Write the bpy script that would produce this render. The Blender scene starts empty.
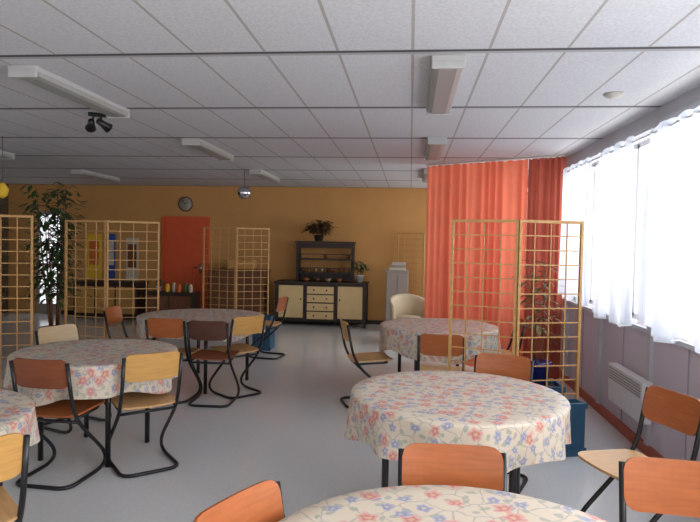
import bpy, bmesh, math, random
from mathutils import Vector, Matrix
random.seed(7)
S = bpy.context.scene
COL = S.collection
try:
    S.view_settings.view_transform = 'Standard'
    S.view_settings.look = 'None'
except Exception:
    pass

# ------------------------------------------------------------------ helpers
def lin(c):
    out = []
    for v in c:
        v = v / 255.0
        out.append(v / 12.92 if v <= 0.04045 else ((v + 0.055) / 1.055) ** 2.4)
    return (out[0], out[1], out[2], 1.0)

def newmat(name):
    m = bpy.data.materials.new(name)
    m.use_nodes = True
    nt = m.node_tree
    b = nt.nodes.get('Principled BSDF')
    return m, nt, b

def mat_plain(name, rgb, rough=0.5, metal=0.0, var=0.08, nscale=6.0, stretch=(1, 1, 1), bump=0.0):
    m, nt, b = newmat(name)
    c = lin(rgb)
    tc = nt.nodes.new('ShaderNodeTexCoord')
    mp = nt.nodes.new('ShaderNodeMapping')
    mp.inputs['Scale'].default_value = stretch
    nz = nt.nodes.new('ShaderNodeTexNoise')
    nz.inputs['Scale'].default_value = nscale
    nz.inputs['Detail'].default_value = 4
    cr = nt.nodes.new('ShaderNodeValToRGB')
    cr.color_ramp.elements[0].position = 0.3
    cr.color_ramp.elements[1].position = 0.7
    cr.color_ramp.elements[0].color = tuple([v * (1 - var) for v in c[:3]] + [1])
    cr.color_ramp.elements[1].color = tuple([min(1, v * (1 + var)) for v in c[:3]] + [1])
    nt.links.new(tc.outputs['Object'], mp.inputs['Vector'])
    nt.links.new(mp.outputs['Vector'], nz.inputs['Vector'])
    nt.links.new(nz.outputs['Fac'], cr.inputs['Fac'])
    nt.links.new(cr.outputs['Color'], b.inputs['Base Color'])
    b.inputs['Roughness'].default_value = rough
    b.inputs['Metallic'].default_value = metal
    return m

def mth(nt, op, a, b=None, c=None):
    n = nt.nodes.new('ShaderNodeMath')
    n.operation = op
    for i, v in enumerate((a, b, c)):
        if v is None:
            continue
        if isinstance(v, (int, float)):
            n.inputs[i].default_value = v
        else:
            nt.links.new(v, n.inputs[i])
    return n.outputs[0]

def mixc(nt, fac, a, b):
    n = nt.nodes.new('ShaderNodeMix')
    n.data_type = 'RGBA'
    if isinstance(fac, (int, float)):
        n.inputs[0].default_value = fac
    else:
        nt.links.new(fac, n.inputs[0])
    for idx, v in ((6, a), (7, b)):
        if isinstance(v, tuple):
            n.inputs[idx].default_value = v
        else:
            nt.links.new(v, n.inputs[idx])
    return n.outputs[2]

def finish(bm, name, mat=None, smooth=False):
    me = bpy.data.meshes.new(name)
    bmesh.ops.recalc_face_normals(bm, faces=bm.faces[:])
    bm.to_mesh(me)
    bm.free()
    if smooth:
        for p in me.polygons:
            p.use_smooth = True
    if mat:
        me.materials.append(mat)
    return me

def obj(name, me, parent=None, loc=(0, 0, 0), rot=0.0, label=None, cat=None, group=None, kind=None):
    o = bpy.data.objects.new(name, me)
    COL.objects.link(o)
    if parent:
        o.parent = parent
    o.location = loc
    if isinstance(rot, (int, float)):
        o.rotation_euler = (0, 0, rot)
    else:
        o.rotation_euler = rot
    if label: o['label'] = label
    if cat: o['category'] = cat
    if group: o['group'] = group
    if kind: o['kind'] = kind
    return o

def bbox(bm, cx, cy, cz, sx, sy, sz, rz=0.0, bev=0.0):
    r = bmesh.ops.create_cube(bm, size=1.0)
    vs = r['verts']
    M = Matrix.Translation((cx, cy, cz)) @ Matrix.Rotation(rz, 4, 'Z') @ Matrix.Diagonal((sx, sy, sz, 1))
    bmesh.ops.transform(bm, matrix=M, verts=vs)
    if bev > 0:
        es = set()
        for v in vs:
            for e in v.link_edges:
                es.add(e)
        bmesh.ops.bevel(bm, geom=list(es), offset=bev, segments=2, affect='EDGES', profile=0.5)

def boxmesh(name, size, mat, bev=0.0, c=(0, 0, 0)):
    bm = bmesh.new()
    bbox(bm, c[0], c[1], c[2], size[0], size[1], size[2], 0, bev)
    return finish(bm, name, mat)

def fillet(pts, rads, n=7):
    out = [Vector(pts[0])]
    for i in range(1, len(pts) - 1):
        rad = rads if isinstance(rads, (int, float)) else rads[i]
        p, a, b = Vector(pts[i]), Vector(pts[i - 1]), Vector(pts[i + 1])
        da, db = (a - p), (b - p)
        r = min(rad, da.length * 0.48, db.length * 0.48)
        s, e = p + da.normalized() * r, p + db.normalized() * r
        for k in range(n + 1):
            t = k / n
            out.append((1 - t) ** 2 * s + 2 * t * (1 - t) * p + t * t * e)
    out.append(Vector(pts[-1]))
    return out

def tube(bm, pts, r, n=8, r1=None):
    pts = [Vector(p) for p in pts]
    rings = []
    up = None
    N = len(pts)
    for i, p in enumerate(pts):
        if i == 0: t = pts[1] - pts[0]
        elif i == N - 1: t = pts[-1] - pts[-2]
        else: t = pts[i + 1] - pts[i - 1]
        t.normalize()
        if up is None:
            up = t.orthogonal().normalized()
        else:
            up = (up - t * up.dot(t))
            if up.length < 1e-5: up = t.orthogonal()
            up.normalize()
        s = t.cross(up)
        rr = r if r1 is None else r + (r1 - r) * i / (N - 1)
        rings.append([bm.verts.new(p + (up * math.cos(2 * math.pi * k / n) + s * math.sin(2 * math.pi * k / n)) * rr) for k in range(n)])
    for i in range(N - 1):
        for k in range(n):
            bm.faces.new((rings[i][k], rings[i][(k + 1) % n], rings[i + 1][(k + 1) % n], rings[i + 1][k]))
    bm.faces.new(rings[0][::-1])
    bm.faces.new(rings[-1])

def lathe(bm, prof, n=24, c=(0, 0, 0)):
    rings = []
    for r, z in prof:
        if r < 1e-5:
            rings.append([bm.verts.new((c[0], c[1], c[2] + z))])
        else:
            rings.append([bm.verts.new((c[0] + r * math.cos(2 * math.pi * k / n), c[1] + r * math.sin(2 * math.pi * k / n), c[2] + z)) for k in range(n)])
    for a, b in zip(rings[:-1], rings[1:]):
        for k in range(n):
            k2 = (k + 1) % n
            if len(a) == 1 and len(b) == 1: continue
            if len(a) == 1: bm.faces.new((a[0], b[k2], b[k]))
            elif len(b) == 1: bm.faces.new((a[k], a[k2], b[0]))
            else: bm.faces.new((a[k], a[k2], b[k2], b[k]))

def lathemesh(name, prof, mat, n=24):
    bm = bmesh.new()
    lathe(bm, prof, n)
    return finish(bm, name, mat, True)

# ------------------------------------------------------------------ materials
def mat_ceiling():
    m, nt, b = newmat('ceiling_tiles')
    tc = nt.nodes.new('ShaderNodeTexCoord')
    sp = nt.nodes.new('ShaderNodeSeparateXYZ')
    nt.links.new(tc.outputs['Object'], sp.inputs[0])
    def line(sock, off, per, half):
        a = mth(nt, 'SUBTRACT', sock, off)
        a = mth(nt, 'DIVIDE', a, per)
        a = mth(nt, 'ADD', a, 0.5)
        a = mth(nt, 'FRACT', a)
        a = mth(nt, 'SUBTRACT', a, 0.5)
        a = mth(nt, 'ABSOLUTE', a)
        a = mth(nt, 'MULTIPLY', a, per)
        return mth(nt, 'LESS_THAN', a, half)
    ly = line(sp.outputs[1], 0.60, 1.365, 0.018)
    ly2 = line(sp.outputs[1], 0.615, 1.365, 0.040)
    lx = line(sp.outputs[0], -0.01, 0.41, 0.008)
    nz = nt.nodes.new('ShaderNodeTexNoise'); nz.inputs['Scale'].default_value = 60; nz.inputs['Detail'].default_value = 3
    nt.links.new(tc.outputs['Object'], nz.inputs['Vector'])
    cr = nt.nodes.new('ShaderNodeValToRGB')
    cr.color_ramp.elements[0].position = 0.3; cr.color_ramp.elements[0].color = lin((192, 193, 196))
    cr.color_ramp.elements[1].position = 0.65; cr.color_ramp.elements[1].color = lin((207, 208, 211))
    nt.links.new(nz.outputs['Fac'], cr.inputs['Fac'])
    c = mixc(nt, lx, cr.outputs['Color'], lin((166, 160, 156)))
    c = mixc(nt, ly2, c, lin((170, 170, 171)))
    c = mixc(nt, ly, c, lin((78, 76, 78)))
    nt.links.new(c, b.inputs['Base Color'])
    b.inputs['Roughness'].default_value = 0.9
    return m

def mat_floor():
    m, nt, b = newmat('vinyl_floor')
    tc = nt.nodes.new('ShaderNodeTexCoord')
    nz = nt.nodes.new('ShaderNodeTexNoise'); nz.inputs['Scale'].default_value = 45; nz.inputs['Detail'].default_value = 4
    nt.links.new(tc.outputs['Object'], nz.inputs['Vector'])
    cr = nt.nodes.new('ShaderNodeValToRGB')
    cr.color_ramp.elements[0].position = 0.3; cr.color_ramp.elements[0].color = lin((212, 215, 216))
    cr.color_ramp.elements[1].position = 0.7; cr.color_ramp.elements[1].color = lin((220, 223, 224))
    nt.links.new(nz.outputs['Fac'], cr.inputs['Fac'])
    nt.links.new(cr.outputs['Color'], b.inputs['Base Color'])
    b.inputs['Roughness'].default_value = 0.18
    b.inputs['IOR'].default_value = 1.7
    return m

def mat_cloth():
    m, nt, b = newmat('floral_cloth')
    uv = nt.nodes.new('ShaderNodeUVMap')
    wn = nt.nodes.new('ShaderNodeTexNoise'); wn.inputs['Scale'].default_value = 14; wn.inputs['Detail'].default_value = 2
    nt.links.new(uv.outputs[0], wn.inputs['Vector'])
    wv = nt.nodes.new('ShaderNodeVectorMath'); wv.operation = 'SCALE'; wv.inputs['Scale'].default_value = 0.05
    nt.links.new(wn.outputs['Color'], wv.inputs[0])
    wa = nt.nodes.new('ShaderNodeVectorMath'); wa.operation = 'ADD'
    nt.links.new(uv.outputs[0], wa.inputs[0]); nt.links.new(wv.outputs[0], wa.inputs[1])
    def soft(dist, edge, w=0.05):
        n = nt.nodes.new('ShaderNodeMapRange'); n.interpolation_type = 'SMOOTHSTEP'
        nt.links.new(mth(nt, 'SUBTRACT', edge, dist), n.inputs[0])
        n.inputs[1].default_value = -w; n.inputs[2].default_value = w
        return n.outputs[0]
    def layer(scale, off, rad, petals, keep):
        mp = nt.nodes.new('ShaderNodeMapping')
        mp.inputs['Scale'].default_value = (scale, scale, 1); mp.inputs['Location'].default_value = (off, off * 1.7, 0)
        nt.links.new(wa.outputs[0], mp.inputs['Vector'])
        vo = nt.nodes.new('ShaderNodeTexVoronoi'); vo.voronoi_dimensions = '2D'
        vo.inputs['Scale'].default_value = 1.0; vo.inputs['Randomness'].default_value = 0.7
        nt.links.new(mp.outputs[0], vo.inputs['Vector'])
        sb = nt.nodes.new('ShaderNodeVectorMath'); sb.operation = 'SUBTRACT'
        nt.links.new(mp.outputs[0], sb.inputs[0]); nt.links.new(vo.outputs['Position'], sb.inputs[1])
        sp = nt.nodes.new('ShaderNodeSeparateXYZ'); nt.links.new(sb.outputs[0], sp.inputs[0])
        sc = nt.nodes.new('ShaderNodeSeparateColor'); nt.links.new(vo.outputs['Color'], sc.inputs[0])
        an = mth(nt, 'ARCTAN2', sp.outputs[1], sp.outputs[0])
        an = mth(nt, 'MULTIPLY_ADD', an, float(petals), mth(nt, 'MULTIPLY', sc.outputs[1], 6.28))
        co = mth(nt, 'MULTIPLY_ADD', mth(nt, 'COSINE', an), rad * 0.2, rad)
        kp = mth(nt, 'LESS_THAN', sc.outputs[0], keep)
        mask = mth(nt, 'MULTIPLY', soft(vo.outputs['Distance'], co), kp)
        cen = mth(nt, 'MULTIPLY', soft(vo.outputs['Distance'], rad * 0.3), kp)
        ring = mth(nt, 'MULTIPLY', soft(vo.outputs['Distance'], mth(nt, 'MULTIPLY', co, 0.6)), kp)
        return mask, cen, ring, sc.outputs[2]
    base = lin((210, 196, 176))
    mp = nt.nodes.new('ShaderNodeMapping'); mp.inputs['Scale'].default_value = (11, 11, 1)
    nt.links.new(wa.outputs[0], mp.inputs['Vector'])
    ve = nt.nodes.new('ShaderNodeTexVoronoi'); ve.voronoi_dimensions = '2D'; ve.feature = 'DISTANCE_TO_EDGE'
    ve.inputs['Scale'].default_value = 1.0
    nt.links.new(mp.outputs[0], ve.inputs['Vector'])
    vine = mth(nt, 'LESS_THAN', ve.outputs['Distance'], 0.03)
    c = mixc(nt, mth(nt, 'MULTIPLY', vine, 0.6), base, lin((150, 150, 152)))
    mk, cn, rg, rn = layer(19, 3.3, 0.25, 2, 0.7)
    c = mixc(nt, mth(nt, 'MULTIPLY', mk, 0.75), c, lin((156, 160, 148)))
    mk, cn, rg, rn = layer(13, 0.7, 0.27, 5, 0.55)
    c = mixc(nt, mk, c, lin((160, 162, 184)))
    c = mixc(nt, rg, c, lin((134, 140, 172)))
    c = mixc(nt, cn, c, lin((204, 188, 158)))
    mk, cn, rg, rn = layer(10, 5.1, 0.30, 5, 0.5)
    pk = mixc(nt, rn, lin((208, 156, 146)), lin((212, 170, 156)))
    c = mixc(nt, mk, c, pk)
    c = mixc(nt, rg, c, lin((194, 118, 116)))
    c = mixc(nt, cn, c, lin((210, 174, 140)))
    nt.links.new(c, b.inputs['Base Color'])
    b.inputs['Roughness'].default_value = 0.5
    return m

def mat_fabric(name, rgb, transl=0.5, transp=0.0):
    m, nt, b = newmat(name)
    out = nt.nodes.get('Material Output')
    b.inputs['Roughness'].default_value = 0.9
    tr = nt.nodes.new('ShaderNodeBsdfTranslucent')
    mx = nt.nodes.new('ShaderNodeMixShader'); mx.inputs[0].default_value = transl
    nt.links.new(b.outputs[0], mx.inputs[1]); nt.links.new(tr.outputs[0], mx.inputs[2])
    last = mx
    tc = nt.nodes.new('ShaderNodeTexCoord')
    nz = nt.nodes.new('ShaderNodeTexNoise'); nz.inputs['Scale'].default_value = 3.0
    nt.links.new(tc.outputs['Object'], nz.inputs['Vector'])
    c = lin(rgb)
    cc = mixc(nt, nz.outputs['Fac'], tuple([v * 0.88 for v in c[:3]] + [1]), tuple([min(1, v * 1.08) for v in c[:3]] + [1]))
    nt.links.new(cc, b.inputs['Base Color']); nt.links.new(cc, tr.inputs[0])
    if transp > 0:
        tp = nt.nodes.new('ShaderNodeBsdfTransparent')
        m2 = nt.nodes.new('ShaderNodeMixShader'); m2.inputs[0].default_value = transp
        nt.links.new(mx.outputs[0], m2.inputs[1]); nt.links.new(tp.outputs[0], m2.inputs[2])
        last = m2
    nt.links.new(last.outputs[0], out.inputs[0])
    return m

def mat_glass():
    m, nt, b = newmat('window_glass')
    out = nt.nodes.get('Material Output')
    tp = nt.nodes.new('ShaderNodeBsdfTransparent')
    gl = nt.nodes.new('ShaderNodeBsdfGlossy'); gl.inputs['Roughness'].default_value = 0.02
    mx = nt.nodes.new('ShaderNodeMixShader'); mx.inputs[0].default_value = 0.05
    nt.links.new(tp.outputs[0], mx.inputs[1]); nt.links.new(gl.outputs[0], mx.inputs[2])
    nt.links.new(mx.outputs[0], out.inputs[0])
    return m

M_CEIL = mat_ceiling(); M_FLOOR = mat_floor(); M_CLOTH = mat_cloth(); M_GLASS = mat_glass()
M_YEL = mat_plain('ochre_wall', (198, 148, 88), 0.85, var=0.04, nscale=2)
M_MAUVE = mat_plain('mauve_wall', (202, 190, 198), 0.8, var=0.04, nscale=2)
M_PALE = mat_plain('pale_frame', (186, 187, 192), 0.6, var=0.03)
M_SEAM = mat_plain('grey_seam', (156, 148, 156), 0.6, var=0.03)
M_LEFTW = mat_plain('dull_wall', (100, 84, 68), 0.9)
M_REDSK = mat_plain('brick_baseboard', (176, 92, 72), 0.6)
M_DOOR = mat_plain('red_door_paint', (218, 88, 44), 0.55, var=0.04)
M_WOOD_O = mat_plain('orange_plywood', (166, 92, 46), 0.38, var=0.14, nscale=5, stretch=(1.5, 1.5, 12))
M_WOOD_D = mat_plain('brown_plywood', (132, 72, 44), 0.4, var=0.14, nscale=5, stretch=(1.5, 1.5, 12))
M_WOOD_K = mat_plain('dark_plywood', (84, 52, 40), 0.4, var=0.14, nscale=5, stretch=(1.5, 1.5, 12))
M_WOOD_L = mat_plain('light_plywood', (198, 150, 84), 0.35, var=0.12, nscale=5, stretch=(1.5, 1.5, 12))
M_WOOD_B = mat_plain('beige_plywood', (180, 156, 118), 0.4, var=0.1, nscale=5, stretch=(1.5, 1.5, 12))
M_SEAT = mat_plain('seat_plywood', (202, 158, 106), 0.35, var=0.1, nscale=5, stretch=(12, 1.5, 1.5))
M_BLACK = mat_plain('black_metal', (22, 22, 26), 0.35, var=0.1)
M_DARK = mat_plain('dark_wood', (48, 34, 28), 0.5, var=0.2, stretch=(1, 1, 8))
M_CREAM = mat_plain('cream_panel', (222, 194, 140), 0.55, var=0.04)
M_OFFW = mat_plain('off_white_plastic', (186, 180, 172), 0.5, var=0.03)
M_PINE = mat_plain('pine_lattice', (190, 146, 88), 0.5, var=0.12, nscale=4, stretch=(1, 1, 6))
M_BROWN = mat_plain('brown_wood', (108, 66, 38), 0.45, var=0.2, stretch=(6, 1, 1))
M_BLUE = mat_plain('blue_paint', (40, 84, 112), 0.5, var=0.08)
M_POTB = mat_plain('blue_glaze', (40, 48, 120), 0.25)
M_WHITE = mat_plain('white_enamel', (222, 221, 222), 0.4, var=0.02)
M_GREYC = mat_plain('grey_laminate', (156, 148, 138), 0.5, var=0.04)
M_HOUS = mat_plain('lamp_enamel', (176, 176, 175), 0.5, var=0.02)
M_DIFF = mat_plain('ribbed_diffuser', (154, 156, 152), 0.4, var=0.06, nscale=60, stretch=(8, 1, 1))
M_BEIGE = mat_plain('beige_leather', (204, 190, 160), 0.5, var=0.05)
M_GREEN = mat_plain('leaf_green', (58, 80, 44), 0.5, var=0.4, nscale=9)
M_LIME = mat_plain('light_leaf_green', (84, 110, 60), 0.5, var=0.3, nscale=9)
M_RLEAF = mat_plain('reddish_leaf', (78, 58, 34), 0.5, var=0.45, nscale=9)
M_DRY = mat_plain('dry_leaf', (120, 110, 70), 0.6, var=0.3, nscale=9)
M_TERRA = mat_plain('terracotta', (150, 84, 56), 0.7)
M_SOIL = mat_plain('potting_soil', (46, 34, 26), 0.95, var=0.3, nscale=40)
M_CHROME = mat_plain('brushed_metal', (170, 170, 172), 0.25, metal=0.9)
M_MIRROR = mat_plain('mirror_facets', (200, 205, 215), 0.12, metal=1.0, nscale=80, var=0.4)
M_YELLOW = mat_plain('yellow_paper', (232, 190, 50), 0.7)
M_ORANGE = mat_plain('orange_paper', (210, 110, 50), 0.7)
M_PBLUE = mat_plain('blue_paper', (50, 84, 160), 0.7)
M_PAPER = mat_plain('white_paper', (196, 188, 170), 0.7, var=0.03)
M_CURT = mat_fabric('orange_curtain', (234, 128, 100), 0.55)
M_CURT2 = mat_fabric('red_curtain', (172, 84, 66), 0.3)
M_SHEER = mat_fabric('sheer_curtain', (212, 216, 226), 0.6, 0.12)

# ------------------------------------------------------------------ room shell
XR, XL, YB, YF, ZC = 1.83, -8.2, 11.55, -2.6, 2.63
W = 0.15
def struct(name, x0, x1, y0, y1, z0, z1, mat, bev=0.0):
    me = boxmesh(name, (x1 - x0, y1 - y0, z1 - z0), mat, bev)
    return obj(name, me, loc=((x0 + x1) / 2, (y0 + y1) / 2, (z0 + z1) / 2), kind='structure')
def slab(name, z0, z1, mat):
    bm = bmesh.new()
    bbox(bm, (XL + XR) / 2, (YB + YF) / 2, (z0 + z1) / 2, XR - XL + 2 * W, YB - YF + 2 * W, z1 - z0)
    return obj(name, finish(bm, name, mat), kind='structure')
slab('floor', -0.1, 0.0, M_FLOOR)
slab('ceiling', ZC, ZC + 0.1, M_CEIL)
GX0, GX1 = -7.62, -7.05
struct('wall_back', GX1, XR + W, YB, YB + W, 0, ZC, M_YEL)
struct('wall_back', XL - W, GX0, YB, YB + W, 0, ZC, M_YEL)
struct('wall_back', GX0, GX1, YB, YB + W, 2.1, ZC, M_YEL)
struct('wall_left', XL - W, XL, YF, YB, 0, 0.9, M_LEFTW)
struct('wall_left', XL - W, XL, YF, YB, 2.3, ZC, M_LEFTW)
struct('wall_left', XL - W, XL, 3.0, YB, 0.9, 2.3, M_LEFTW)
struct('wall_left', XL - W, XL, YF, 0.0, 0.9, 2.3, M_LEFTW)
struct('wall_front', XL - W, XR + W, YF - W, YF, 0, 0.9, M_YEL)
struct('wall_front', XL - W, XR + W, YF - W, YF, 2.3, ZC, M_YEL)
struct('wall_front', XL - W, -5.0, YF - W, YF, 0.9, 2.3, M_YEL)
struct('wall_front', 0.8, XR + W, YF - W, YF, 0.9, 2.3, M_YEL)
ZS, ZT = 0.95, 2.50
struct('wall_right', XR, XR + W, YF, YB, 0, ZS, M_MAUVE)
struct('wall_right', XR, XR + W, YF, YB, ZT, ZC, M_PALE)
struct('trim_1', XR - 0.035, XR, YF, YB, ZS - 0.02, ZS + 0.015, M_PALE)
struct('trim_2', XR - 0.03, XR, YF, YB, ZT - 0.02, ZT + 0.02, M_PALE)
struct('baseboard_right', XR - 0.015, XR, YF, YB, 0, 0.09, M_REDSK)
struct('baseboard_back', GX1, XR - 0.015, YB - 0.015, YB, 0, 0.08, M_DARK)
ys = []
y = 4.7 - 1.2 * 6
k = 3
while y < 11.4:
    ys.append(y)
    struct('trim_%d' % k, XR - 0.03, XR, y - 0.03, y + 0.03, 0.09, ZS - 0.02, M_PALE)
    struct('trim_%d' % (k + 1), XR - 0.03, XR + W, y - 0.045, y + 0.045, ZS + 0.015, ZT - 0.02, M_PALE)
    struct('trim_%d' % (k + 2), XR - 0.006, XR, y + 0.595, y + 0.605, 0.09, ZS - 0.02, M_SEAM)
    k += 3
    y += 1.2
n = 1
for a, bb in zip(ys[:-1], ys[1:]):
    y0, y1 = a + 0.047, bb - 0.047
    bm = bmesh.new()
    cx = XR + 0.09
    h = ZT - ZS - 0.04
    zc = (ZS + ZT) / 2
    for (yy, zz, sy, sz) in ((y0 + 0.025, zc, 0.05, h), (y1 - 0.025, zc, 0.05, h), ((y0 + y1) / 2, ZS + 0.05, y1 - y0 - 0.1, 0.05), ((y0 + y1) / 2, ZT - 0.06, y1 - y0 - 0.1, 0.05), ((y0 + y1) / 2, zc, 0.045, h - 0.06)):
        bbox(bm, cx, yy, zz, 0.05, sy, sz)
    w = obj('window_%d' % n, finish(bm, 'window_frame', M_WHITE), kind='structure')
    bm = bmesh.new()
    bbox(bm, cx, (y0 + y1) / 2, zc, 0.006, y1 - y0 - 0.1, h - 0.08)
    obj('window_pane', finish(bm, 'pane', M_GLASS), parent=w)
    n += 1
bm = bmesh.new()
gy = YB + 0.06
for (xx, zz, sx, sz) in ((GX0 + 0.03, 1.05, 0.06, 2.1), (GX1 - 0.03, 1.05, 0.06, 2.1), ((GX0 + GX1) / 2, 0.1, GX1 - GX0 - 0.12, 0.2), ((GX0 + GX1) / 2, 2.06, GX1 - GX0 - 0.12, 0.08), ((GX0 + GX1) / 2, 1.0, GX1 - GX0 - 0.12, 0.06)):
    bbox(bm, xx, gy, zz, sx, 0.05, sz)
gd = obj('door_2', finish(bm, 'glazed_door', M_GREYC), kind='structure')
bm = bmesh.new(); bbox(bm, (GX0 + GX1) / 2, gy, 1.1, GX1 - GX0 - 0.12, 0.006, 1.85)
obj('window_pane', finish(bm, 'pane', M_GLASS), parent=gd)
bm = bmesh.new()
bbox(bm, -4.44, YB - 0.02, 0.99, 0.86, 0.035, 1.97, 0, 0.004)
dr = obj('door_1', finish(bm, 'door', M_DOOR), kind='structure')
bm = bmesh.new()
for (xx, zz, sx, sz) in ((-4.90, 1.01, 0.05, 2.02), (-3.98, 1.01, 0.05, 2.02), (-4.44, 2.0, 0.87, 0.05)):
    bbox(bm, xx, YB - 0.025, zz, sx, 0.045, sz)
obj('door_frame', finish(bm, 'door_frame', M_DOOR), parent=dr)
bm = bmesh.new()
tube(bm, fillet([(-4.12, YB - 0.03, 1.02), (-4.12, YB - 0.09, 1.02), (-4.24, YB - 0.09, 1.02)], 0.02), 0.01)
bbox(bm, -4.12, YB - 0.042, 1.0, 0.04, 0.006, 0.2)
obj('door_handle', finish(bm, 'handle', M_CHROME, True), parent=dr)

# ------------------------------------------------------------------ ceiling lamps
hm = boxmesh('lamp_housing', (0.19, 1.24, 0.035), M_HOUS, 0.006, (0, 0, -0.0175))
bm = bmesh.new()
pts = [(-0.087, -0.035), (-0.08, -0.058), (-0.05, -0.068), (0.05, -0.068), (0.08, -0.058), (0.087, -0.035)]
v0 = [bm.verts.new((x, -0.6, z)) for x, z in pts]; v1 = [bm.verts.new((x, 0.6, z)) for x, z in pts]
for i in range(5): bm.faces.new((v0[i], v0[i + 1], v1[i + 1], v1[i]))
bm.faces.new(v0); bm.faces.new(v1[::-1])
dm = finish(bm, 'lamp_diffuser', M_DIFF)
em = boxmesh('lamp_end_cap', (0.185, 0.02, 0.045), M_HOUS, 0.005)
for (x, y0) in ((-2.40, 3.50), (-2.3, 6.08), (-2.3, 8.7), (-5.15, 6.0), (-5.2, 8.9), (0.19, 3.40), (0.24, 5.98), (0.26, 8.5)):
    e = obj('ceiling_lamp', None, loc=(x, y0 + 0.62, ZC), label='white fluorescent batten lamp, switched off, on tiled ceiling', cat='ceiling lamp', group='fluorescent ceiling lamps')
    obj('lamp_housing', hm, e); obj('lamp_diffuser', dm, e)
    for s in (-1, 1): obj('lamp_end_cap', em, e, (0, s * 0.611, -0.053))
obj('smoke_detector', lathemesh('detector', [(0, -0.03), (0.035, -0.03), (0.06, -0.012), (0.065, 0), (0, 0)], M_OFFW), loc=(1.36, 4.3, ZC), label='small round off-white smoke detector on the tiled ceiling', cat='smoke detector')
e = obj('mirror_ball', None, loc=(-2.49, 8.8, ZC), label='small silver mirror ball hanging from the ceiling', cat='mirror ball')
bm = bmesh.new(); tube(bm, [(0, 0, 0), (0, 0, -0.24)], 0.004, 6)
obj('cord', finish(bm, 'cord', M_BLACK), e)
bm = bmesh.new(); bmesh.ops.create_uvsphere(bm, u_segments=20, v_segments=14, radius=0.1)
bmesh.ops.translate(bm, verts=bm.verts[:], vec=(0, 0, -0.34))
obj('ball', finish(bm, 'ball', M_MIRROR), e)
e = obj('spotlight', None, loc=(-2.66, 4.87, ZC), label='black twin-headed spotlight fixed to the ceiling', cat='spotlight')
bm = bmesh.new(); bbox(bm, 0, 0, -0.015, 0.14, 0.05, 0.03, 0.5, 0.004)
obj('base', finish(bm, 'base', M_BLACK), e)
for sx, rr in ((-0.045, 0.9), (0.045, -0.8)):
    bm = bmesh.new(); tube(bm, [(sx * 0.6, 0, -0.02), (sx, 0, -0.08)], 0.009)
    obj('bracket', finish(bm, 'bracket', M_BLACK), e)
    hmh = lathemesh('spot_head', [(0, 0.06), (0.025, 0.055), (0.03, 0.0), (0.045, -0.06), (0.038, -0.06), (0.0, -0.03)], M_BLACK, 16)
    obj('spot_head', hmh, e, (sx * 1.2, 0, -0.095), (0.9, rr, 0))

# ------------------------------------------------------------------ tables
def cloth_mesh(R, drop, seed):
    rnd = random.Random(seed)
    ph = [rnd.uniform(0, 6.28) for _ in range(5)]
    bm = bmesh.new()
    uvl = bm.loops.layers.uv.new('UVMap')
    NS = 160
    rows = []
    for i in range(1, 9):
        r = R * i / 8.0
        rows.append([(r, 0.0, r)] * NS)
    rows[-1] = [(R - 0.006, 0.0, R - 0.006)] * NS
    prof = [(R + 0.001, -0.005, R + 0.003), (R + 0.004, -0.014, R + 0.012)]
    for q in prof: rows.append([q] * NS)
    for j in range(1, 13):
        t = j / 12.0
        row = []
        for k in range(NS):
            th = 2 * math.pi * k / NS
            f = 0.6 * math.sin(8 * th + ph[0] + 0.6 * math.sin(3 * th)) + 0.4 * math.sin(15 * th + ph[1]) + 0.3 * math.sin(5 * th + ph[2])
            d = drop * (1 + 0.11 * math.sin(4 * th + ph[3]) + 0.07 * math.sin(8 * th + ph[4]))
            r = R + 0.003 - t * 0.004 + 0.038 * f * (t ** 1.1)
            row.append((r, -0.014 - d * t, R + 0.012 + d * t))
        rows.append(row)
    cv = bm.verts.new((0, 0, 0))
    vr = []
    for row in rows:
        vr.append([bm.verts.new((row[k][0] * math.cos(2 * math.pi * k / NS), row[k][0] * math.sin(2 * math.pi * k / NS), row[k][1])) for k in range(NS)])
    def setuv(face, data):
        for l, (s, k) in zip(face.loops, data):
            th = 2 * math.pi * k / NS
            l[uvl].uv = (s * math.cos(th) + 2, s * math.sin(th) + 2)
    for k in range(NS):
        k2 = (k + 1) % NS
        f = bm.faces.new((cv, vr[0][k], vr[0][k2])); setuv(f, [(0, 0), (rows[0][k][2], k), (rows[0][k2][2], k2)])
    for i in range(len(rows) - 1):
        for k in range(NS):
            k2 = (k + 1) % NS
            f = bm.faces.new((vr[i][k], vr[i + 1][k], vr[i + 1][k2], vr[i][k2]))
            setuv(f, [(rows[i][k][2], k), (rows[i + 1][k][2], k), (rows[i + 1][k2][2], k2), (rows[i][k2][2], k2)])
    me = bpy.data.meshes.new('tablecloth')
    bm.to_mesh(me); bm.free()
    for p in me.polygons: p.use_smooth = True
    me.materials.append(M_CLOTH)
    return me

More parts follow.
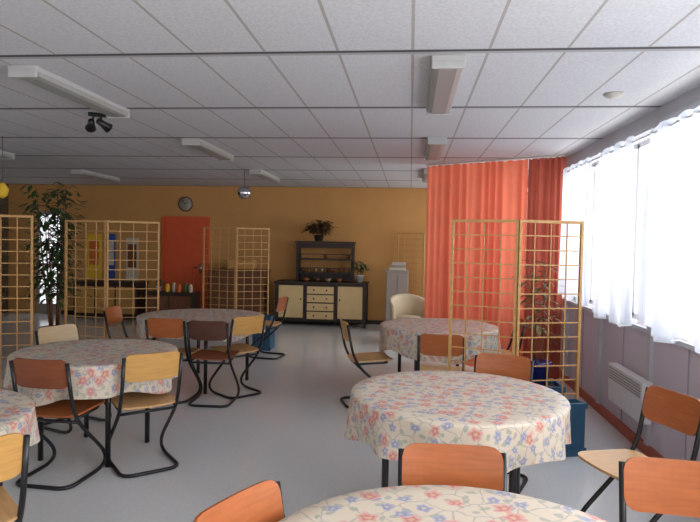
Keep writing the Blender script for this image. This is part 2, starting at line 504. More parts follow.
def table(x, y, legang, R=0.60, seed=1, lr=0.46, drop=0.21):
    r0 = R - 0.06
    e = obj('dining_table', None, loc=(x, y, 0), label='round dining table on black metal legs', cat='table', group='round dining tables')
    obj('tabletop', lathemesh('tabletop', [(0, 0.715), (r0 - 0.005, 0.715), (r0, 0.72), (r0, 0.738), (r0 - 0.005, 0.743), (0, 0.743)], M_WOOD_L, 64), e)
    a0 = math.radians(legang)
    P = [(lr * math.cos(a0 + i * math.pi / 2), lr * math.sin(a0 + i * math.pi / 2)) for i in range(4)]
    bm = bmesh.new()
    tube(bm, [(P[i % 4][0], P[i % 4][1], 0.69) for i in range(5)], 0.014, 8)
    obj('apron', finish(bm, 'apron', M_BLACK, True), e)
    for px, py in P:
        bm = bmesh.new(); tube(bm, [(px, py, 0.0), (px, py, 0.715)], 0.019, 12)
        obj('leg', finish(bm, 'leg', M_BLACK, True), e)
    obj('tablecloth', cloth_mesh(R, drop, seed), loc=(x, y, 0.7445), rot=seed * 0.7, label='cream floral tablecloth draped over a round table', cat='tablecloth', group='floral tablecloths')

table(0.167, 1.484, 122, seed=1)
table(0.28, 3.39, 33, R=0.595, seed=2)
table(0.31, 6.2, 60, seed=3, drop=0.24)
table(-2.28, 4.19, -50, R=0.57, seed=4, lr=0.37)
table(-2.26, 6.38, -66, R=0.68, seed=5, lr=0.5, drop=0.15)
table(-2.34, 2.47, 17, R=0.59, seed=6, drop=0.17)

# ------------------------------------------------------------------ chairs (cantilever tube frame)
bm = bmesh.new()
half = [(0.190, -0.268, 0.80), (0.190, -0.195, 0.44), (0.192, 0.27, 0.013), (0.192, -0.255, 0.013)]
path = [(-x, y, z) for x, y, z in half] + half[::-1]
tube(bm, fillet(path, [0, 0.15, 0.26, 0.09, 0.09, 0.26, 0.15, 0], 12), 0.0125, 10)
FRAME = finish(bm, 'tube_frame', M_BLACK, True)
bm = bmesh.new()
tube(bm, fillet([(-0.188, -0.175, 0.425), (-0.165, 0.14, 0.430), (0.165, 0.14, 0.430), (0.188, -0.175, 0.425)], 0.05), 0.0105, 8)
SUPPORT = finish(bm, 'seat_support', M_BLACK, True)
bm = bmesh.new()
tube(bm, [(-0.188, 0, 0), (0.188, 0, 0)], 0.0105)
CROSS = finish(bm, 'crossbar', M_BLACK, True)
def panel(name, mat, w, h, rc, curve, thick):
    bm = bmesh.new()
    NX, NZ = 14, 8
    def outline(u, v):
        x, z = u * w / 2, v * h / 2
        ax, az = abs(x) - (w / 2 - rc), abs(z) - (h / 2 - rc)
        if ax > 0 and az > 0:
            m = max(ax, az); l = math.hypot(ax, az)
            k2 = m / l if l > 0 else 1
            x = math.copysign(w / 2 - rc + ax * k2, x); z = math.copysign(h / 2 - rc + az * k2, z)
        return x, z
    g = []
    for side in (0, 1):
        gg = []
        for i in range(NX + 1):
            row = []
            for j in range(NZ + 1):
                x, z = outline(-1 + 2 * i / NX, -1 + 2 * j / NZ)
                d = curve * ((2 * x / w) ** 2)
                row.append(bm.verts.new((x, d + side * -thick, z)))
            gg.append(row)
        g.append(gg)
    for side in (0, 1):
        for i in range(NX):
            for j in range(NZ):
                bm.faces.new((g[side][i][j], g[side][i + 1][j], g[side][i + 1][j + 1], g[side][i][j + 1]))
    bd = [(i, 0) for i in range(NX)] + [(NX, j) for j in range(NZ)] + [(i, NZ) for i in range(NX, 0, -1)] + [(0, j) for j in range(NZ, 0, -1)]
    for a in range(len(bd)):
        p, q = bd[a], bd[(a + 1) % len(bd)]
        bm.faces.new((g[0][p[0]][p[1]], g[0][q[0]][q[1]], g[1][q[0]][q[1]], g[1][p[0]][p[1]]))
    return finish(bm, name, mat, False)
BACKS, SEATS = {}, {}
for key, mt, ms in (('orange', M_WOOD_O, M_SEAT), ('brown', M_WOOD_D, M_WOOD_O), ('dark', M_WOOD_K, M_WOOD_D), ('light', M_WOOD_L, M_SEAT), ('beige', M_WOOD_B, M_SEAT)):
    BACKS[key] = panel('backrest', mt, 0.375, 0.19, 0.05, 0.022, 0.012)
    sm = panel('seat', ms, 0.40, 0.39, 0.06, 0.012, 0.013)
    sm.transform(Matrix.Rotation(math.radians(90), 4, 'X'))
    SEATS[key] = sm
LBL = {'orange': 'orange plywood chair with black tube frame ', 'brown': 'brown plywood chair with black tube frame ', 'dark': 'dark brown plywood chair with black tube frame ', 'light': 'light yellow plywood chair with black tube frame ', 'beige': 'pale beige plywood chair with black tube frame '}
def chair(bx, by, fx, fy, key, where):
    l = math.hypot(fx, fy); fx /= l; fy /= l
    ox, oy = bx + 0.24 * fx, by + 0.24 * fy
    e = obj('dining_chair', None, loc=(ox, oy, 0), rot=math.atan2(-fx, fy), label=LBL[key] + where, cat='chair', group='plywood and metal dining chairs')
    obj('seat', SEATS[key], e, (0, 0.0, 0.452), (0.03, 0, 0))
    obj('backrest', BACKS[key], e, (0, -0.262, 0.727), (0.2, 0, 0))
    obj('tube_frame', FRAME, e)
    obj('seat_support', SUPPORT, e)
    obj('crossbar', CROSS, e, (0, -0.15, 0.40))

chair(0.175, 2.24, 0.03, -1, 'orange', 'between two tables')
chair(-0.47, 1.70, 0.9, -0.43, 'orange', 'pulled to a round table')
chair(0.97, 2.2, -0.12, -1, 'orange', 'away from a table')
chair(1.38, 3.29, -0.93, -0.35, 'orange', 'under the windows')
chair(0.65, 4.19, -0.38, -0.92, 'orange', 'by a lattice screen')
chair(0.28, 5.1, 0.05, 1, 'orange', 'at a round table')
chair(-0.60, 5.78, 0.95, 0.3, 'light', 'pushed to a table')
chair(1.13, 6.35, -1, -0.05, 'orange', 'near the red curtain')
chair(-1.70, 3.84, -0.65, 0.76, 'light', 'at a round table')
chair(-2.27, 3.51, 0.05, 0.99, 'brown', 'at a round table')
chair(-2.95, 4.80, 0.93, -0.37, 'beige', 'at a round table')
chair(-1.61, 5.88, -0.75, 0.66, 'light', 'at a round table')
chair(-1.87, 5.45, -0.02, 1, 'dark', 'at a round table')
chair(-2.31, 5.52, 0.02, 1, 'orange', 'at a round table')
chair(-1.72, 7.95, -1, 0.15, 'orange', 'beside a blue box')
chair(-3.2, 6.25, 1, 0.05, 'orange', 'by a lattice screen')
chair(-1.62, 2.06, -0.75, 0.66, 'light', 'at a round table')

# ------------------------------------------------------------------ lattice screens
def screen_panel_mesh(w, z0=0.03, z1=1.775):
    bm = bmesh.new()
    t = 0.02
    for x in (t / 2 + 0.002, w - t / 2 - 0.002):
        bbox(bm, x, 0, (z1) / 2, t, 0.024, z1)
    for z in (z0 + 0.07, z1 - 0.012):
        bbox(bm, w / 2, 0, z, w - 2 * t, 0.022, 0.022)
    cols = 4
    for i in range(1, cols):
        bbox(bm, w * i / cols, 0.003, (z0 + 0.07 + z1) / 2, 0.009, 0.008, z1 - z0 - 0.1)
    rows = 15
    for j in range(1, rows):
        z = z0 + 0.07 + (z1 - z0 - 0.08) * j / rows
        bbox(bm, w / 2, -0.005, z, w - 2 * t, 0.008, 0.009)
    return finish(bm, 'screen_panel', M_PINE)
def screen(pts, where):
    c = pts[0]
    e = obj('folding_screen', None, loc=(c[0], c[1], 0), label='pine lattice folding screen ' + where, cat='folding screen', group='pine lattice folding screens')
    for a, b2 in zip(pts[:-1], pts[1:]):
        w = math.hypot(b2[0] - a[0], b2[1] - a[1])
        obj('screen_panel', screen_panel_mesh(w), e, (a[0] - c[0], a[1] - c[1], 0), math.atan2(b2[1] - a[1], b2[0] - a[0]))
screen([(0.32, 4.81), (0.815, 4.65), (1.33, 4.81)], 'near the windows and blue box')
screen([(-4.02, 6.66), (-3.46, 6.56), (-2.94, 6.82)], 'beside a round table and ficus')
screen([(-3.29, 9.3), (-2.71, 9.17), (-2.24, 9.42)], 'standing by a brown sideboard')
screen([(-3.56, 5.37), (-4.06, 5.15), (-4.5, 5.4)], 'beside tall leafy plants')
screen([(-0.24, 11.38), (0.25, 11.22), (0.74, 11.38)], 'against the ochre wall')

def planter(x, y, rz, sx, sy, h, where):
    e = obj('planter_box', None, loc=(x, y, 0), rot=rz, label='blue painted wooden planter box ' + where, cat='planter box', group='blue planter boxes')
    bm = bmesh.new()
    t = 0.018
    o1 = [(-sx/2, -sy/2), (sx/2, -sy/2), (sx/2, sy/2), (-sx/2, sy/2)]
    i1 = [(-sx/2+t, -sy/2+t), (sx/2-t, -sy/2+t), (sx/2-t, sy/2-t), (-sx/2+t, sy/2-t)]
    ob = [bm.verts.new((a, b2, 0)) for a, b2 in o1]; ot = [bm.verts.new((a, b2, h)) for a, b2 in o1]
    it = [bm.verts.new((a, b2, h)) for a, b2 in i1]; ib = [bm.verts.new((a, b2, 0.03)) for a, b2 in i1]
    for i in range(4):
        j = (i + 1) % 4
        bm.faces.new((ob[i], ob[j], ot[j], ot[i])); bm.faces.new((ot[i], ot[j], it[j], it[i])); bm.faces.new((it[i], it[j], ib[j], ib[i]))
    bm.faces.new(ob[::-1]); bm.faces.new(ib)
    obj('box', finish(bm, 'box', M_BLUE), e)
    bm = bmesh.new(); bbox(bm, 0, 0, h - 0.04, sx - 2 * t, sy - 2 * t, 0.02)
    obj('soil', finish(bm, 'soil', M_SOIL), e)
    bm = bmesh.new()
    bbox(bm, 0, -sy / 2 - 0.006, h - 0.02, sx + 0.02, 0.012, 0.04)
    obj('rim', finish(bm, 'rim', M_BLUE), e)
    bm = bmesh.new()
    bbox(bm, 0, -sy / 2 - 0.006, 0.03, sx + 0.02, 0.012, 0.06)
    obj('plinth', finish(bm, 'plinth', M_BLUE), e)
planter(1.18, 4.665, 0.30, 0.30, 0.13, 0.40, 'at the foot of a screen')
planter(1.15, 5.35, 0.0, 0.36, 0.26, 0.38, 'holding up a blue pot')
planter(-2.10, 8.55, 0.0, 0.26, 0.3, 0.48, 'near an orange chair')

# ------------------------------------------------------------------ plants
def leaf(bm, p, d, size, wid=0.4):
    d = d.normalized()
    up = Vector((0, 0, 1))
    s = d.cross(up)
    if s.length < 0.05: s = Vector((1, 0, 0))
    s.normalize()
    nrm = s.cross(d).normalized()
    a = p; m1 = p + d * size * 0.35 ; m2 = p + d * size * 0.7 - nrm * size * 0.05; t = p + d * size - nrm * size * 0.15
    w = size * wid / 2
    v = [bm.verts.new(q) for q in (a, m1 + s * w, m1 - s * w, m2 + s * w * 0.8, m2 - s * w * 0.8, t, m1 - nrm * w * 0.3)]
    bm.faces.new((v[0], v[1], v[6])); bm.faces.new((v[0], v[6], v[2]))
    bm.faces.new((v[1], v[3], v[6])); bm.faces.new((v[6], v[4], v[2])); bm.faces.new((v[6], v[3], v[4]))
    bm.faces.new((v[3], v[5], v[4]))
def pot(bm, r, h):
    lathe(bm, [(0, 0), (r * 0.7, 0), (r * 0.95, h * 0.85), (r, h * 0.85), (r, h), (r * 0.9, h), (r * 0.88, h * 0.9), (0, h * 0.88)], 24)
def plant(name, loc, potr, poth, potm, H, spread, nleaf, lsize, lm, label, cat, stems=3, lw=0.4, seed=1, zfrac=0.25):
    rnd = random.Random(seed)
    e = obj(name, None, loc=loc, label=label, cat=cat)
    bm = bmesh.new(); pot(bm, potr, poth); obj('pot', finish(bm, 'pot', potm, True), e)
    bm = bmesh.new(); bl = bmesh.new()
    for s in range(stems):
        a = rnd.uniform(0, 6.28)
        top = Vector((math.cos(a) * spread * rnd.uniform(0.2, 0.8), math.sin(a) * spread * rnd.uniform(0.2, 0.8), H * rnd.uniform(0.8, 1.0)))
        base = Vector((math.cos(a) * potr * 0.3, math.sin(a) * potr * 0.3, poth * 0.85))
        mid = (base + top) / 2 + Vector((rnd.uniform(-.1, .1) * spread, rnd.uniform(-.1, .1) * spread, 0))
        path = [((1 - t) ** 2) * base + 2 * t * (1 - t) * mid + t * t * top for t in [i / 8 for i in range(9)]]
        tube(bm, path, max(0.004, H * 0.008), 6, 0.003)
        for i in range(nleaf // stems):
            t = zfrac + (1 - zfrac) * rnd.random()
            p = ((1 - t) ** 2) * base + 2 * t * (1 - t) * mid + t * t * top
            a2 = rnd.uniform(0, 6.28)
            off = Vector((math.cos(a2), math.sin(a2), rnd.uniform(-0.5, 0.5))) * spread * rnd.uniform(0.05, 0.6)
            leaf(bl, p + off, Vector((math.cos(a2), math.sin(a2), rnd.uniform(-0.9, 0.5))), lsize * rnd.uniform(0.7, 1.2), lw)
            if i % 4 == 0: tube(bm, [p, p + off], 0.003, 4)
    obj('stem', finish(bm, 'stem', M_BROWN, True), e)
    obj('foliage', finish(bl, 'foliage', lm), e)
plant('ficus_tree', (-4.78, 7.7, 0), 0.2, 0.35, M_TERRA, 2.3, 0.36, 850, 0.13, M_GREEN, 'tall dark green weeping ficus in a terracotta pot', 'plant', 6, 0.42, 3, 0.25)
plant('ficus_tree', (-5.6, 7.3, 0), 0.2, 0.35, M_TERRA, 2.3, 0.34, 600, 0.13, M_GREEN, 'dense dark green ficus beside a lattice screen', 'plant', 5, 0.42, 8, 0.25)
plant('potted_plant', (1.13, 5.32, 0.38), 0.11, 0.2, M_POTB, 1.1, 0.2, 110, 0.12, M_DRY, 'sparse drooping plant in a dark blue pot', 'plant', 4, 0.3, 5, 0.3)
plant('potted_plant', (-1.72, 11.2, 1.585), 0.1, 0.12, M_DARK, 0.38, 0.26, 190, 0.14, M_RLEAF, 'bushy red and green plant on top of a dresser', 'plant', 7, 0.45, 6, 0.35)
plant('potted_plant', (-0.93, 11.15, 0.835), 0.08, 0.13, M_WHITE, 0.42, 0.14, 60, 0.12, M_LIME, 'small green plant in a white pot on a dresser', 'plant', 4, 0.4, 9, 0.35)

# ------------------------------------------------------------------ curtains
def sheet(p0, p1, z0, z1, folds, amp, mat, name, seed, topamp=0.6, hem=0.0, nz=14, wander=0.0, irr=0.9, scallop=0.006):
    rnd = random.Random(seed)
    ph = [rnd.uniform(0, 6.28) for _ in range(8)]
    d = Vector((p1[0] - p0[0], p1[1] - p0[1], 0)); L = d.length; d.normalize()
    nr = Vector((-d.y, d.x, 0))
    NX = folds * 10
    bm = bmesh.new(); g = []
    for i in range(NX + 1):
        u = i / NX; row = []
        base = 2 * math.pi * folds * u + irr * math.sin(9 * u + ph[0]) + irr * 0.8 * math.sin(23 * u + ph[4])
        mod = 0.75 + 0.35 * math.sin(17 * u + ph[5])
        for j in range(nz + 1):
            v = j / nz
            a = amp * (1 - (1 - topamp) * v)
            ff = math.sin(base + wander * math.sin(3 * v + ph[2])) * mod
            f2 = 0.45 * math.sin(2 * math.pi * folds * 0.43 * u + ph[1] + v)
            z = z0 + (z1 - z0) * v + (1 - v) * hem * math.sin(2 * math.pi * u * 1.6 + ph[3])
            if j == nz: z += scallop * math.cos(base)
            p = Vector((p0[0], p0[1], 0)) + d * (L * u) + nr * (a * (ff + f2))
            row.append(bm.verts.new((p.x, p.y, z)))
        g.append(row)
    for i in range(NX):
        for j in range(nz):
            bm.faces.new((g[i][j], g[i + 1][j], g[i + 1][j + 1], g[i][j + 1]))
    return finish(bm, name, mat, True)
A = Vector((0.2, 8.05)); B = Vector((1.74, 7.1))
Mx = A + (B - A) * 0.76
obj('curtain', sheet(A, Mx, 0.04, 2.60, 13, 0.042, M_CURT, 'curtain', 1, 0.6), label='coral orange floor-length curtain hanging from a ceiling track', cat='curtain')
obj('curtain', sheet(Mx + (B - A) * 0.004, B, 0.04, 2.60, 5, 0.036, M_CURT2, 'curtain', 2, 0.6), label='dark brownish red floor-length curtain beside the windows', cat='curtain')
bm = bmesh.new()
dd = (B - A); bbox(bm, (A.x + B.x) / 2, (A.y + B.y) / 2, 2.62, dd.length, 0.03, 0.02, math.atan2(dd.y, dd.x))
obj('curtain_track', finish(bm, 'track', M_OFFW), label='slim off-white curtain track fixed to the ceiling', cat='curtain track')
XS = XR - 0.12
spans = [(6.98, 6.06, 7, 1.03), (5.76, 4.90, 7, 0.97), (4.58, 3.56, 8, 0.985), (3.42, 2.35, 8, 0.985)]
for i, (ya, yb2, fo, zb) in enumerate(spans):
    obj('sheer_curtain', sheet((XS, ya), (XS, yb2), zb, 2.43, fo, 0.045, M_SHEER, 'sheer', 10 + i, 0.75, 0.04, 12, 0.9, 0.9, 0.022), label='white sheer net curtain gathered across a bright window', cat='curtain', group='white sheer curtains')
bm = bmesh.new(); tube(bm, [(XS, 2.2, 2.40), (XS, 7.08, 2.40)], 0.008, 8)
e = obj('curtain_rod', finish(bm, 'rod', M_WHITE, True), label='thin white curtain rod above the windows', cat='curtain rod')
for yy in (2.3, 3.48, 4.7, 5.9, 7.05):
    bm = bmesh.new(); tube(bm, [(XS, yy, 2.40), (XR - 0.0, yy, 2.40)], 0.006, 6)
    obj('bracket', finish(bm, 'bracket', M_WHITE), e)

e = obj('radiator', None, loc=(XR, 5.0, 0.26), label='white electric wall heater below the windows', cat='radiator')
bm = bmesh.new(); bbox(bm, -0.055, 0, 0.16, 0.08, 0.76, 0.32, 0, 0.01); obj('body', finish(bm, 'body', M_WHITE), e)
for i in range(5):
    obj('vent', boxmesh('vent', (0.006, 0.70, 0.008), M_DIFF), e, (-0.098, 0, 0.2 + i * 0.022))
for yy in (-0.3, 0.3):
    obj('bracket', boxmesh('bracket', (0.016, 0.05, 0.2), M_CHROME), e, (-0.008, yy, 0.16))

# ------------------------------------------------------------------ dresser (back wall)
KN = lathemesh('knob', [(0, 0.025), (0.014, 0.022), (0.016, 0.014), (0.007, 0.008), (0.007, 0), (0, 0)], M_DARK, 12)
x0, x1 = -2.49, -0.79; yf = 10.98; yb = YB - 0.03
e = obj('dresser', None, loc=((x0 + x1) / 2, (yf + yb) / 2, 0), label='dark wood dresser with cream doors and open plate rack', cat='dresser')
w = x1 - x0; dp = yb - yf
bm = bmesh.new()
bbox(bm, 0, 0, 0.81, w + 0.04, dp + 0.03, 0.035, 0, 0.004)
bbox(bm, 0, 0.01, 0.44, w - 0.04, dp - 0.04, 0.70)
for sx in (-1, 1):
    for sy in (-1, 1): bbox(bm, sx * (w / 2 - 0.03), sy * (dp / 2 - 0.03), 0.4, 0.06, 0.06, 0.8)
bbox(bm, -0.29, -dp / 2 + 0.02, 0.44, 0.04, 0.04, 0.7); bbox(bm, 0.29, -dp / 2 + 0.02, 0.44, 0.04, 0.04, 0.7)
obj('body', finish(bm, 'body', M_DARK), e)
for sx in (-1, 1):
    d = obj('door', boxmesh('door', (0.46, 0.02, 0.60), M_CREAM, 0.004), e, (sx * 0.555, -dp / 2 + 0.012, 0.455))
    obj('knob', KN, d, (-sx * 0.19, -0.01, 0.05), (math.radians(90), 0, 0))
for i in range(4):
    d = obj('drawer', boxmesh('drawer', (0.5, 0.02, 0.135), M_CREAM, 0.004), e, (0, -dp / 2 + 0.008, 0.205 + i * 0.157))
    for kx in (-0.12, 0.12): obj('knob', KN, d, (kx, -0.01, 0), (math.radians(90), 0, 0))
bm = bmesh.new()
hx0, hx1 = -0.51, 0.58
hw = hx1 - hx0; hc = (hx0 + hx1) / 2
for xx in (hx0 + 0.02, hx1 - 0.02): bbox(bm, xx, 0.1, 1.2, 0.045, 0.26, 0.75)
bbox(bm, hc, 0.1, 1.565, hw + 0.04, 0.28, 0.035)
bbox(bm, hc, 0.1, 1.24, hw - 0.09, 0.24, 0.03)
bbox(bm, hc, 0.1, 0.98, hw - 0.09, 0.24, 0.03)
bbox(bm, hc, 0.225, 0.91, hw - 0.09, 0.015, 0.14)
for zz in (1.08, 1.34): bbox(bm, hc, -0.015, zz, hw - 0.09, 0.01, 0.015)
bbox(bm, hc, -0.02, 1.50, hw - 0.09, 0.015, 0.09)
obj('plate_rack', finish(bm, 'rack', M_DARK), e)
rc = [mat_plain('glaze_%s' % nm, c, 0.3) for nm, c in (('cream', (150, 128, 96)), ('rust', (140, 82, 48)), ('brown', (84, 56, 40)))]
cupm = []
for i, mt in enumerate(rc):
    bm = bmesh.new(); lathe(bm, [(0, 0.004), (0, 0), (0.025, 0), (0.036, 0.03), (0.038, 0.08), (0.034, 0.08), (0.03, 0.02), (0, 0.012)], 16)
    tube(bm, fillet([(0.034, 0, 0.065), (0.062, 0, 0.06), (0.058, 0, 0.025), (0.033, 0, 0.025)], 0.015), 0.005, 6)
    cupm.append(finish(bm, 'cup', mt, True))
cx0 = (x0 + x1) / 2; cy0 = (yf + yb) / 2
for zz, cnt in ((1.255, 3), (0.995, 8), ):
    for i in range(cnt):
        obj('cup', cupm[(i * 2 + (i // 3) + cnt) % 3], loc=(cx0 + hx0 + 0.11 + i * (hw - 0.22) / (cnt - 1), cy0 + 0.07, zz), rot=i * 1.1, label='small glazed ceramic cup on the dresser shelf', cat='cup', group='cups on the dresser shelves')
for i in range(4):
    obj('bowl', lathemesh('bowl', [(0, 0.0), (0.03, 0.0), (0.035, 0.01), (0.075, 0.06), (0.07, 0.06), (0.03, 0.015), (0, 0.012)], rc[(i + 1) % 3], 20), loc=(cx0 - 0.3 + i * 0.21, cy0 - 0.10, 0.8285), label='small glazed bowl on the dresser worktop', cat='bowl', group='bowls on the dresser')

def sideboard(xa, xb, ya, h, body, door, nd, label):
    e = obj('sideboard', None, loc=((xa + xb) / 2, (ya + YB - 0.03) / 2, 0), label=label, cat='sideboard')
    w = xb - xa; d = YB - 0.03 - ya
    bm = bmesh.new(); bbox(bm, 0, 0, h / 2 + 0.02, w, d, h - 0.06); bbox(bm, 0, -0.01, h - 0.012, w + 0.04, d + 0.02, 0.024, 0, 0.004)
    bbox(bm, 0, 0.02, 0.03, w - 0.06, d - 0.06, 0.06)
    obj('body', finish(bm, 'body', body), e)
    for i in range(nd):
        dw = (w - 0.06) / nd
        dd2 = obj('door', boxmesh('door', (dw - 0.03, 0.018, h - 0.2), door, 0.004), e, (-w / 2 + 0.03 + dw * (i + 0.5), -d / 2 - 0.008, h / 2 + 0.01))
        obj('knob', KN, dd2, ((dw / 2 - 0.06) * (1 if i % 2 == 0 else -1), -0.009, 0.06), (math.radians(90), 0, 0))
sideboard(-3.78, -2.72, 11.05, 1.02, M_BROWN, M_BROWN, 3, 'brown wooden sideboard with three doors against ochre wall')
sideboard(-6.5, -5.2, 11.05, 0.72, M_DARK, M_WOOD_L, 3, 'low dark sideboard with tan doors under posters')
bm = bmesh.new(); bbox(bm, 0, 0, 0.09, 0.5, 0.25, 0.18, 0, 0.02)
obj('storage_case', finish(bm, 'case', M_WOOD_L), loc=(-3.2, 11.25, 1.02), label='light wooden case on a brown sideboard', cat='box')

e = obj('cabinet', None, loc=(-0.22, 10.85, 0), label='narrow grey cabinet with panelled doors near ochre wall', cat='cabinet')
bm = bmesh.new(); bbox(bm, 0, 0, 0.55, 0.40, 0.36, 1.04, 0, 0.005); bbox(bm, 0, 0.01, 0.015, 0.38, 0.32, 0.03); bbox(bm, 0, 0, 1.08, 0.43, 0.39, 0.025, 0, 0.004)
obj('body', finish(bm, 'body', M_GREYC), e)
for sx in (-1, 1):
    d = obj('door', boxmesh('door', (0.18, 0.016, 0.94), M_GREYC, 0.004), e, (sx * 0.095, -0.189, 0.55))
    obj('knob', KN, d, (-sx * 0.07, -0.008, 0.05), (math.radians(90), 0, 0))
for i in range(3):
    obj('storage_box', boxmesh('box', (0.3 - i * 0.03, 0.22, 0.045), (M_PAPER, M_GREYC, M_OFFW)[i], 0.004), loc=(-0.22 + 0.01 * i, 10.85, 1.0925 + 0.0225 + i * 0.0455), label='flat pale storage box stacked on a grey cabinet', cat='box', group='flat boxes on the cabinet')
e = obj('tub_armchair', None, loc=(0.0, 9.5, 0), rot=math.pi + 0.3, label='pale beige rounded tub armchair near a grey cabinet', cat='armchair')
bm = bmesh.new()
NA = 28; rings = []
for i in range(NA + 1):
    a = math.radians(-20) + math.radians(220) * i / NA
    t = abs(i / NA - 0.5) * 2
    top = 0.76 - 0.16 * t ** 2
    row = []
    for (r, z) in ((0.25, 0.14), (0.29, 0.3), (0.32, top - 0.04), (0.305, top), (0.27, top - 0.01), (0.25, top - 0.06), (0.225, 0.3), (0.215, 0.14)):
        row.append(bm.verts.new((r * math.cos(a), -r * math.sin(a), z)))
    rings.append(row)
for i in range(NA):
    for k in range(8):
        bm.faces.new((rings[i][k], rings[i + 1][k], rings[i + 1][(k + 1) % 8], rings[i][(k + 1) % 8]))
bm.faces.new(rings[0]); bm.faces.new(rings[-1][::-1])
obj('backrest', finish(bm, 'shell', M_BEIGE, True), e)
obj('seat', lathemesh('seat', [(0, 0.2), (0.2, 0.2), (0.21, 0.22), (0.21, 0.4), (0.18, 0.43), (0, 0.44)], M_BEIGE, 32), e)
bm = bmesh.new(); bbox(bm, 0, 0, 0.17, 0.34, 0.34, 0.06); obj('base', finish(bm, 'base', M_DARK), e)
for sx in (-1, 1):
    for sy in (-1, 1):
        bm = bmesh.new(); tube(bm, [(sx * 0.15, sy * 0.15, 0.15), (sx * 0.17, sy * 0.17, 0.0)], 0.018, 8, 0.012)
        obj('leg', finish(bm, 'leg', M_DARK, True), e)

e = obj('wall_clock', None, loc=(-4.45, YB, 2.27), label='round wall clock with pale face above the red door', cat='clock')
def disc(r, t, mat, nm):
    me = lathemesh(nm, [(0, 0), (r, 0), (r, t * 0.7), (r * 0.96, t), (0, t)], mat, 40)
    me.transform(Matrix.Rotation(math.radians(90), 4, 'X'))
    return me
obj('rim', disc(0.15, 0.03, M_BROWN, 'rim'), e)
obj('face', disc(0.13, 0.036, mat_plain('clock_face', (150, 144, 134), 0.5, var=0.02), 'face'), e)
for L, ang in ((0.07, 0.9), (0.1, -0.6)):
    bm = bmesh.new()
    M2 = Matrix.Translation((0, -0.039, 0)) @ Matrix.Rotation(ang, 4, 'Y') @ Matrix.Translation((0, 0, L / 2)) @ Matrix.Diagonal((0.009, 0.003, L, 1))
    bmesh.ops.create_cube(bm, size=1, matrix=M2)
    obj('hand', finish(bm, 'hand', M_BLACK), e)

def poster(xc, zc, w, h, m1, m2, label):
    e = obj('poster', boxmesh('sheet', (w, 0.006, h), m1), loc=(xc, YB - 0.003, zc), label=label, cat='poster')
    obj('printed_panel', boxmesh('print', (w * 0.7, 0.004, h * 0.55), m2), e, (0, -0.005, h * 0.08))
poster(-6.35, 1.2, 0.30, 0.9, M_YELLOW, M_ORANGE, 'yellow and orange poster on the ochre wall')
poster(-6.02, 1.2, 0.24, 0.9, M_PBLUE, M_PAPER, 'blue and white poster on the ochre wall')
poster(-5.55, 1.15, 0.26, 0.85, M_PAPER, M_BROWN, 'white and brown poster on the ochre wall')
e = obj('low_cabinet', None, loc=(-4.35, 10.7, 0), label='low dark wooden cabinet before the red door', cat='cabinet')
bm = bmesh.new(); bbox(bm, 0, 0, 0.31, 0.86, 0.42, 0.52); bbox(bm, 0, 0, 0.585, 0.9, 0.45, 0.03, 0, 0.004)
for sx in (-1, 1):
    for sy in (-1, 1): bbox(bm, sx * 0.4, sy * 0.18, 0.03, 0.05, 0.05, 0.06)
obj('body', finish(bm, 'body', M_DARK), e)
for sx in (-1, 1):
    d = obj('door', boxmesh('door', (0.4, 0.016, 0.44), M_BROWN, 0.004), e, (sx * 0.21, -0.217, 0.32))
    obj('knob', KN, d, (-sx * 0.16, -0.008, 0.05), (math.radians(90), 0, 0))
plant('potted_plant', (-4.62, 10.7, 0.60), 0.06, 0.09, M_WHITE, 0.24, 0.1, 45, 0.07, M_LIME, 'small green plant in a pot on low cabinet', 'plant', 4, 0.45, 20)
for i, (xx, mt) in enumerate(((-4.44, M_YELLOW), (-4.33, M_PAPER), (-4.22, M_ORANGE), (-4.11, M_LIME), (-4.0, M_PAPER))):
    obj('jar', lathemesh('jar', [(0, 0), (0.035, 0), (0.04, 0.01), (0.04, 0.1 + 0.02 * (i % 2)), (0.028, 0.125 + 0.02 * (i % 2)), (0.03, 0.145 + 0.02 * (i % 2)), (0, 0.147 + 0.02 * (i % 2))], mt, 18), loc=(xx, 10.66 + 0.04 * (i % 2), 0.60), label='small bright jar standing on a low dark cabinet', cat='jar', group='bright jars on the low cabinet')
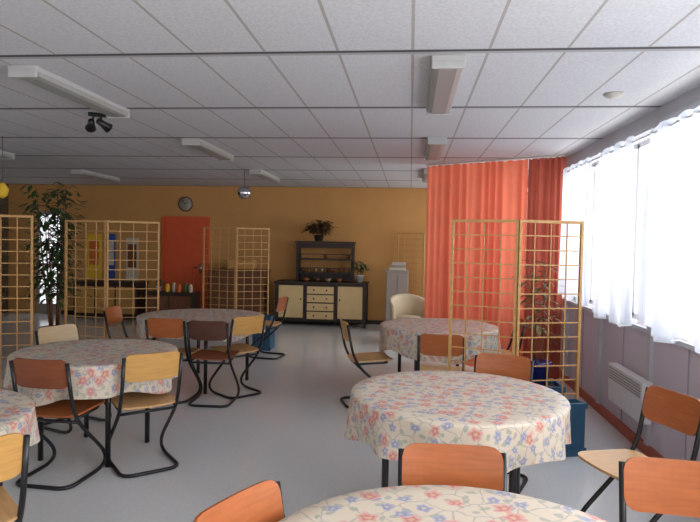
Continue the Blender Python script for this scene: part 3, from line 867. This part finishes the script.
e = obj('hanging_ornament', None, loc=(-4.33, 6.0, ZC), label='yellow and dark paper ornament hanging from the ceiling', cat='ornament')
bm = bmesh.new(); tube(bm, [(0, 0, 0), (0, 0, -0.5)], 0.003, 6); obj('cord', finish(bm, 'cord', M_BLACK), e)
obj('paper_body', lathemesh('paper_body', [(0, -0.48), (0.03, -0.5), (0.065, -0.56), (0.045, -0.63), (0, -0.66)], M_YELLOW, 10), e)

# ------------------------------------------------------------------ light
wd = bpy.data.worlds.new('World'); S.world = wd; wd.use_nodes = True
bg = wd.node_tree.nodes['Background']
bg.inputs[0].default_value = (0.93, 0.96, 1.0, 1); bg.inputs[1].default_value = 1.5
def area(name, loc, rot, sx, sy, e, col):
    l = bpy.data.lights.new(name, 'AREA'); l.shape = 'RECTANGLE'; l.size = sx; l.size_y = sy; l.energy = e; l.color = col
    o = bpy.data.objects.new(name, l); COL.objects.link(o); o.location = loc; o.rotation_euler = rot
    return o
R90 = math.radians(90)
DC = (0.975, 0.985, 1.0)
area('daylight_near', (2.3, 0.4, 1.75), (0, R90, 0), 1.7, 5.8, 330, DC)
area('daylight_mid', (2.3, 5.3, 1.75), (0, R90, 0), 1.7, 3.9, 118, DC)
area('daylight_far', (2.3, 9.4, 1.75), (0, R90, 0), 1.7, 4.2, 85, DC)
area('fill_behind', (-2.1, -3.1, 1.6), (R90, 0, 0), 5.8, 1.4, 55, DC)  # added fill lamp outside an assumed, unseen opening behind the camera
area('fill_left', (-8.7, 1.5, 1.6), (0, -R90, 0), 1.4, 3.0, 20, DC)  # weak fill added at the assumed left wall opening, out of view

# ------------------------------------------------------------------ camera
cam = bpy.data.cameras.new('camera'); co = bpy.data.objects.new('camera', cam); COL.objects.link(co)
cam.sensor_width = 36; cam.lens = 600 / 700 * 36
R = Matrix.Rotation(math.radians(5.71), 4, 'Z') @ Matrix.Rotation(math.radians(90 - 1.81), 4, 'X') @ Matrix.Rotation(math.radians(1.09), 4, 'Z')
co.matrix_world = Matrix.Translation((0, 0, 1.58)) @ R
cam.clip_start = 0.05
S.camera = co
